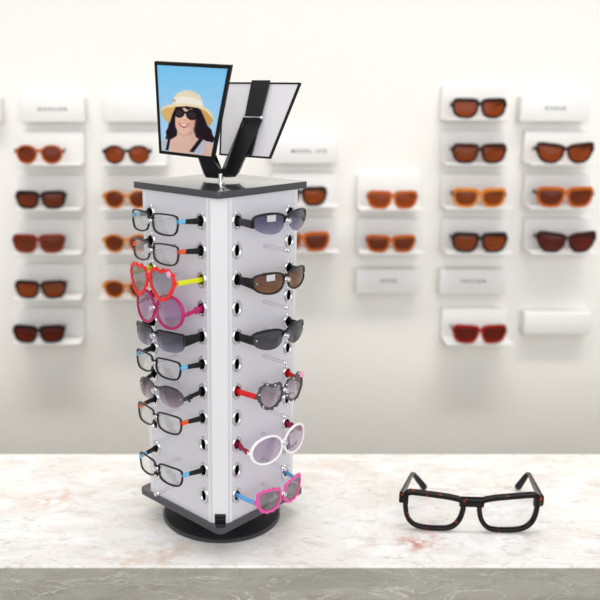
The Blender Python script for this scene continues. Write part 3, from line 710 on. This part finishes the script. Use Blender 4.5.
def sunnies(zs, x0, x1, kind, fr, ln, label, yf=.108, tm=None, topm=None):
    Y = WY-yf; p = Vector((0, Y, zs+.02))-CPOS; c_, s_ = cos(PITCH), sin(PITCH)
    row = 300-F*(p.y*s_+p.z*c_)/(p.y*c_-p.z*s_)      # photo row of this shelf
    v = row; a = W(x0, v, Y).x; b = W(x1, v, Y).x; s = (b-a)/.130
    low = min(z for _, z in SH[KIND[kind]['sh']])*s
    r = empty('sunglasses', ((a+b)/2, Y, zs+.0003-low+(KIND[kind]['w']-.0005)*s), 0); tag(r, label, 'sunglasses', GW)
    Wd = (b-a); hx = Wd/2; z = .008*s
    pa = {}
    for sg in (1, -1):
        pa[sg] = [Vector((sg*(hx-.001-.010*f*f), .004+.066*f, z+(.004*sin(pi*f) if f < .8 else -.02*(f-.8)+.0024))) for f in [i/8 for i in range(9)]]
    kd = dict(KIND[kind]); kd['w'] *= s
    glasses(r, cx=.0324, t=.004*s, k=1.6/s, mats=(fr,), lens=ln, bz=.0105*s, bt=.0042*s, zh=z, th=(.0050*s, .0035*s, .0045*s), tw=.0016*s, tmat=tm or fr, Wd=Wd, sc_=s, pads=False, pathR=pa[1], pathL=pa[-1], **kd)

cA, cB, cC, cD, cE, cF = (19.5, 84.5), (103, 168), (271, 336), (356.5, 420), (441, 506), (523.5, 589)
block(-63, 1.5, 97, 122.5, 'white blank block cut off by the left edge of the photo')
block(19.5, 85, 97.5, 122, 'white name block with grey letters above the left edge round sunglasses', 'NOOCON', size=.0150)
_, z = shelf(*cA, 165, 'white shelf holding round honey sunglasses in the leftmost column'); sunnies(z, 14.5, 64, 'panto', 'f_orange', 'L_deep', 'honey brown round sunglasses on top shelf of leftmost column', tm='f_black')
_, z = shelf(*cA, 210, 'white shelf holding black square sunglasses, second in leftmost column'); sunnies(z, 15.5, 65.5, 'way', 'f_black', 'L_deep', 'black square sunglasses with brown lenses, second in leftmost column')
_, z = shelf(*cA, 254, 'white shelf holding brick brown sunglasses in leftmost column'); sunnies(z, 12.5, 64.5, 'way', 'f_red', 'L_deep', 'brick brown square sunglasses in the middle of leftmost column', tm='f_black')
_, z = shelf(*cA, 299.5, 'white shelf holding dark brown sunglasses, second from bottom of leftmost column'); sunnies(z, 15, 66, 'way', 'f_dark', 'L_amber', 'espresso square sunglasses with amber lenses, fourth in leftmost column')
_, z = shelf(*cA, 344, 'lowest white shelf of the leftmost column with wine lens sunglasses'); sunnies(z, 13, 64.5, 'way', 'f_black', 'L_wine', 'black square sunglasses with dark wine lenses, lowest in leftmost column')
block(103.5, 168, 98, 122, 'white blank block left of the portrait mirror')
_, z = shelf(*cB, 165, 'white shelf just below the portrait mirror left edge'); sunnies(z, 102.5, 151, 'panto', 'f_black', 'L_amber', 'black round sunglasses with amber lenses below the blank block', tm='f_black')
for yl, lab, l2 in ((209.5, 'white shelf beside the top board of rack, left side', 'amber round sunglasses beside the top board of rack, left side'), (253.5, 'white shelf left of the second pair on the rack', 'amber round sunglasses left of dark brown and orange eyeglasses'),
                (299, 'white shelf left of the red heart sunglasses', 'amber round sunglasses left of the red heart pair, lowest of its column')):
    _, z = shelf(*cB, yl, lab); sunnies(z, 102.5, 151, 'panto', 'f_amber' if yl > 200 else 'f_orange', 'L_deep', l2)
block(271, 336.5, 140, 163.5, 'white name block to the right of the tilted mirror back', 'MODEL STD', tx=.58, size=.0150)
_, z = shelf(*cC, 207, 'white shelf just right of the top board of rack'); sunnies(z, 274, 327, 'way', 'f_dark', 'L_amber', 'espresso sunglasses half hidden behind the right corner of top board')
_, z = shelf(*cC, 252.5, 'white shelf half hidden behind right side of rack'); sunnies(z, 275, 329.5, 'way', 'f_orange', 'L_deep', 'honey brown sunglasses half hidden behind right face of rack')
_, z = shelf(*cD, 210, 'upper white shelf of the two-shelf column right of rack'); sunnies(z, 367.5, 417.5, 'way', 'f_orange', 'L_amber', 'honey sunglasses on upper shelf of the short column right of rack', tm='f_dark')
_, z = shelf(*cD, 253.5, 'lower white shelf of the two-shelf column right of rack'); sunnies(z, 366.5, 415.5, 'way', 'f_orange', 'L_deep', 'honey sunglasses with darker lenses directly above a name block', tm='f_dark')
block(357, 419.5, 269.5, 293.5, 'white name block below the honey sunglasses of the short column', 'OCNE', size=.0150)
_, z = shelf(*cE, 119.5, 'highest white shelf in the tall column right of center'); sunnies(z, 452.5, 506.5, 'way', 'f_dark', 'L_amber', 'espresso square sunglasses on the highest wall shelf')
_, z = shelf(*cE, 164.5, 'white shelf second from top in the tall column'); sunnies(z, 452.5, 506.5, 'way', 'f_wine', 'L_amber', 'dark wine square sunglasses second from top in the tall column')
_, z = shelf(*cE, 208.5, 'white shelf holding amber framed sunglasses in the tall column'); sunnies(z, 453, 506, 'way', 'f_amber', 'L_amber', 'amber yellow square sunglasses in the tall column', tm='f_dark')
_, z = shelf(*cE, 253.5, 'white shelf directly above the name block of tall column'); sunnies(z, 452, 507.5, 'way', 'f_black', 'L_amber', 'black square sunglasses directly above the name block of tall column')
block(441, 505.5, 269.5, 294, 'white name block between black and scarlet sunglasses', 'FACCON', size=.0150)
_, z = shelf(*cE, 344.5, 'lowest white shelf of the tall column under scarlet sunglasses'); sunnies(z, 453, 506.5, 'way', 'f_scarlet', 'L_wine', 'scarlet square sunglasses alone on the low shelf', tm='f_dark')
block(522, 588, 96.5, 121.5, 'white name block at top of the rightmost column', 'OXXIO', size=.0150)
_, z = shelf(*cF, 164.5, 'white shelf at top of the rightmost column'); sunnies(z, 537, 593.5, 'cat', 'f_wine', 'L_amber', 'dark wine cat-eye sunglasses with amber lenses at top right')
_, z = shelf(*cF, 208.5, 'white shelf in the middle of the rightmost column'); sunnies(z, 537, 593.5, 'way', 'f_orange', 'L_deep', 'honey square sunglasses in the middle of the rightmost column', tm='f_dark')
_, z = shelf(*cF, 253.5, 'lowest white shelf of the rightmost column'); sunnies(z, 537.5, 595.5, 'cat', 'f_wine', 'L_wine', 'dark wine cat-eye sunglasses with wine lenses, lowest in rightmost column')
block(525.5, 590, 313, 334.5, 'white blank block at the bottom of the rightmost column')

# ------------------------------------------------------------------ light
wd = bpy.data.worlds.new('world'); sc.world = wd; wd.use_nodes = True
bg = wd.node_tree.nodes['Background']; bg.inputs[0].default_value = (1, 1, 1, 1); bg.inputs[1].default_value = .70
def area(name, loc, rot, sx, sy, power, col=(1, 1, 1)):
    l = bpy.data.lights.new(name, 'AREA'); l.shape = 'RECTANGLE'; l.size = sx; l.size_y = sy; l.energy = power; l.color = col
    o = bpy.data.objects.new(name, l); COL.objects.link(o); o.location = loc; o.rotation_euler = rot; return l
area('ceiling_lamp', (.3, -.4, 2.7), (0, 0, 0), 3.2, 1.2, 5)
area('front_fill', (.6, -4.4, 1.5), (radians(90), 0, 0), 5.0, 2.6, 105, (.98, .99, 1))  # unseen source added behind the camera to brighten upright faces
wl = area('wall_fill', (.2, .05, 2.6), (radians(16), 0, 0), 4.5, .3, 15, (1, .965, .92)); wl.spread = radians(62)  # added overhead fill, narrowed and tilted to lift the lower wall
vs_ = sc.view_settings; vs_.view_transform = 'Standard'; vs_.look = 'None'; vs_.exposure = -.06; vs_.gamma = 1; vs_.use_curve_mapping = False
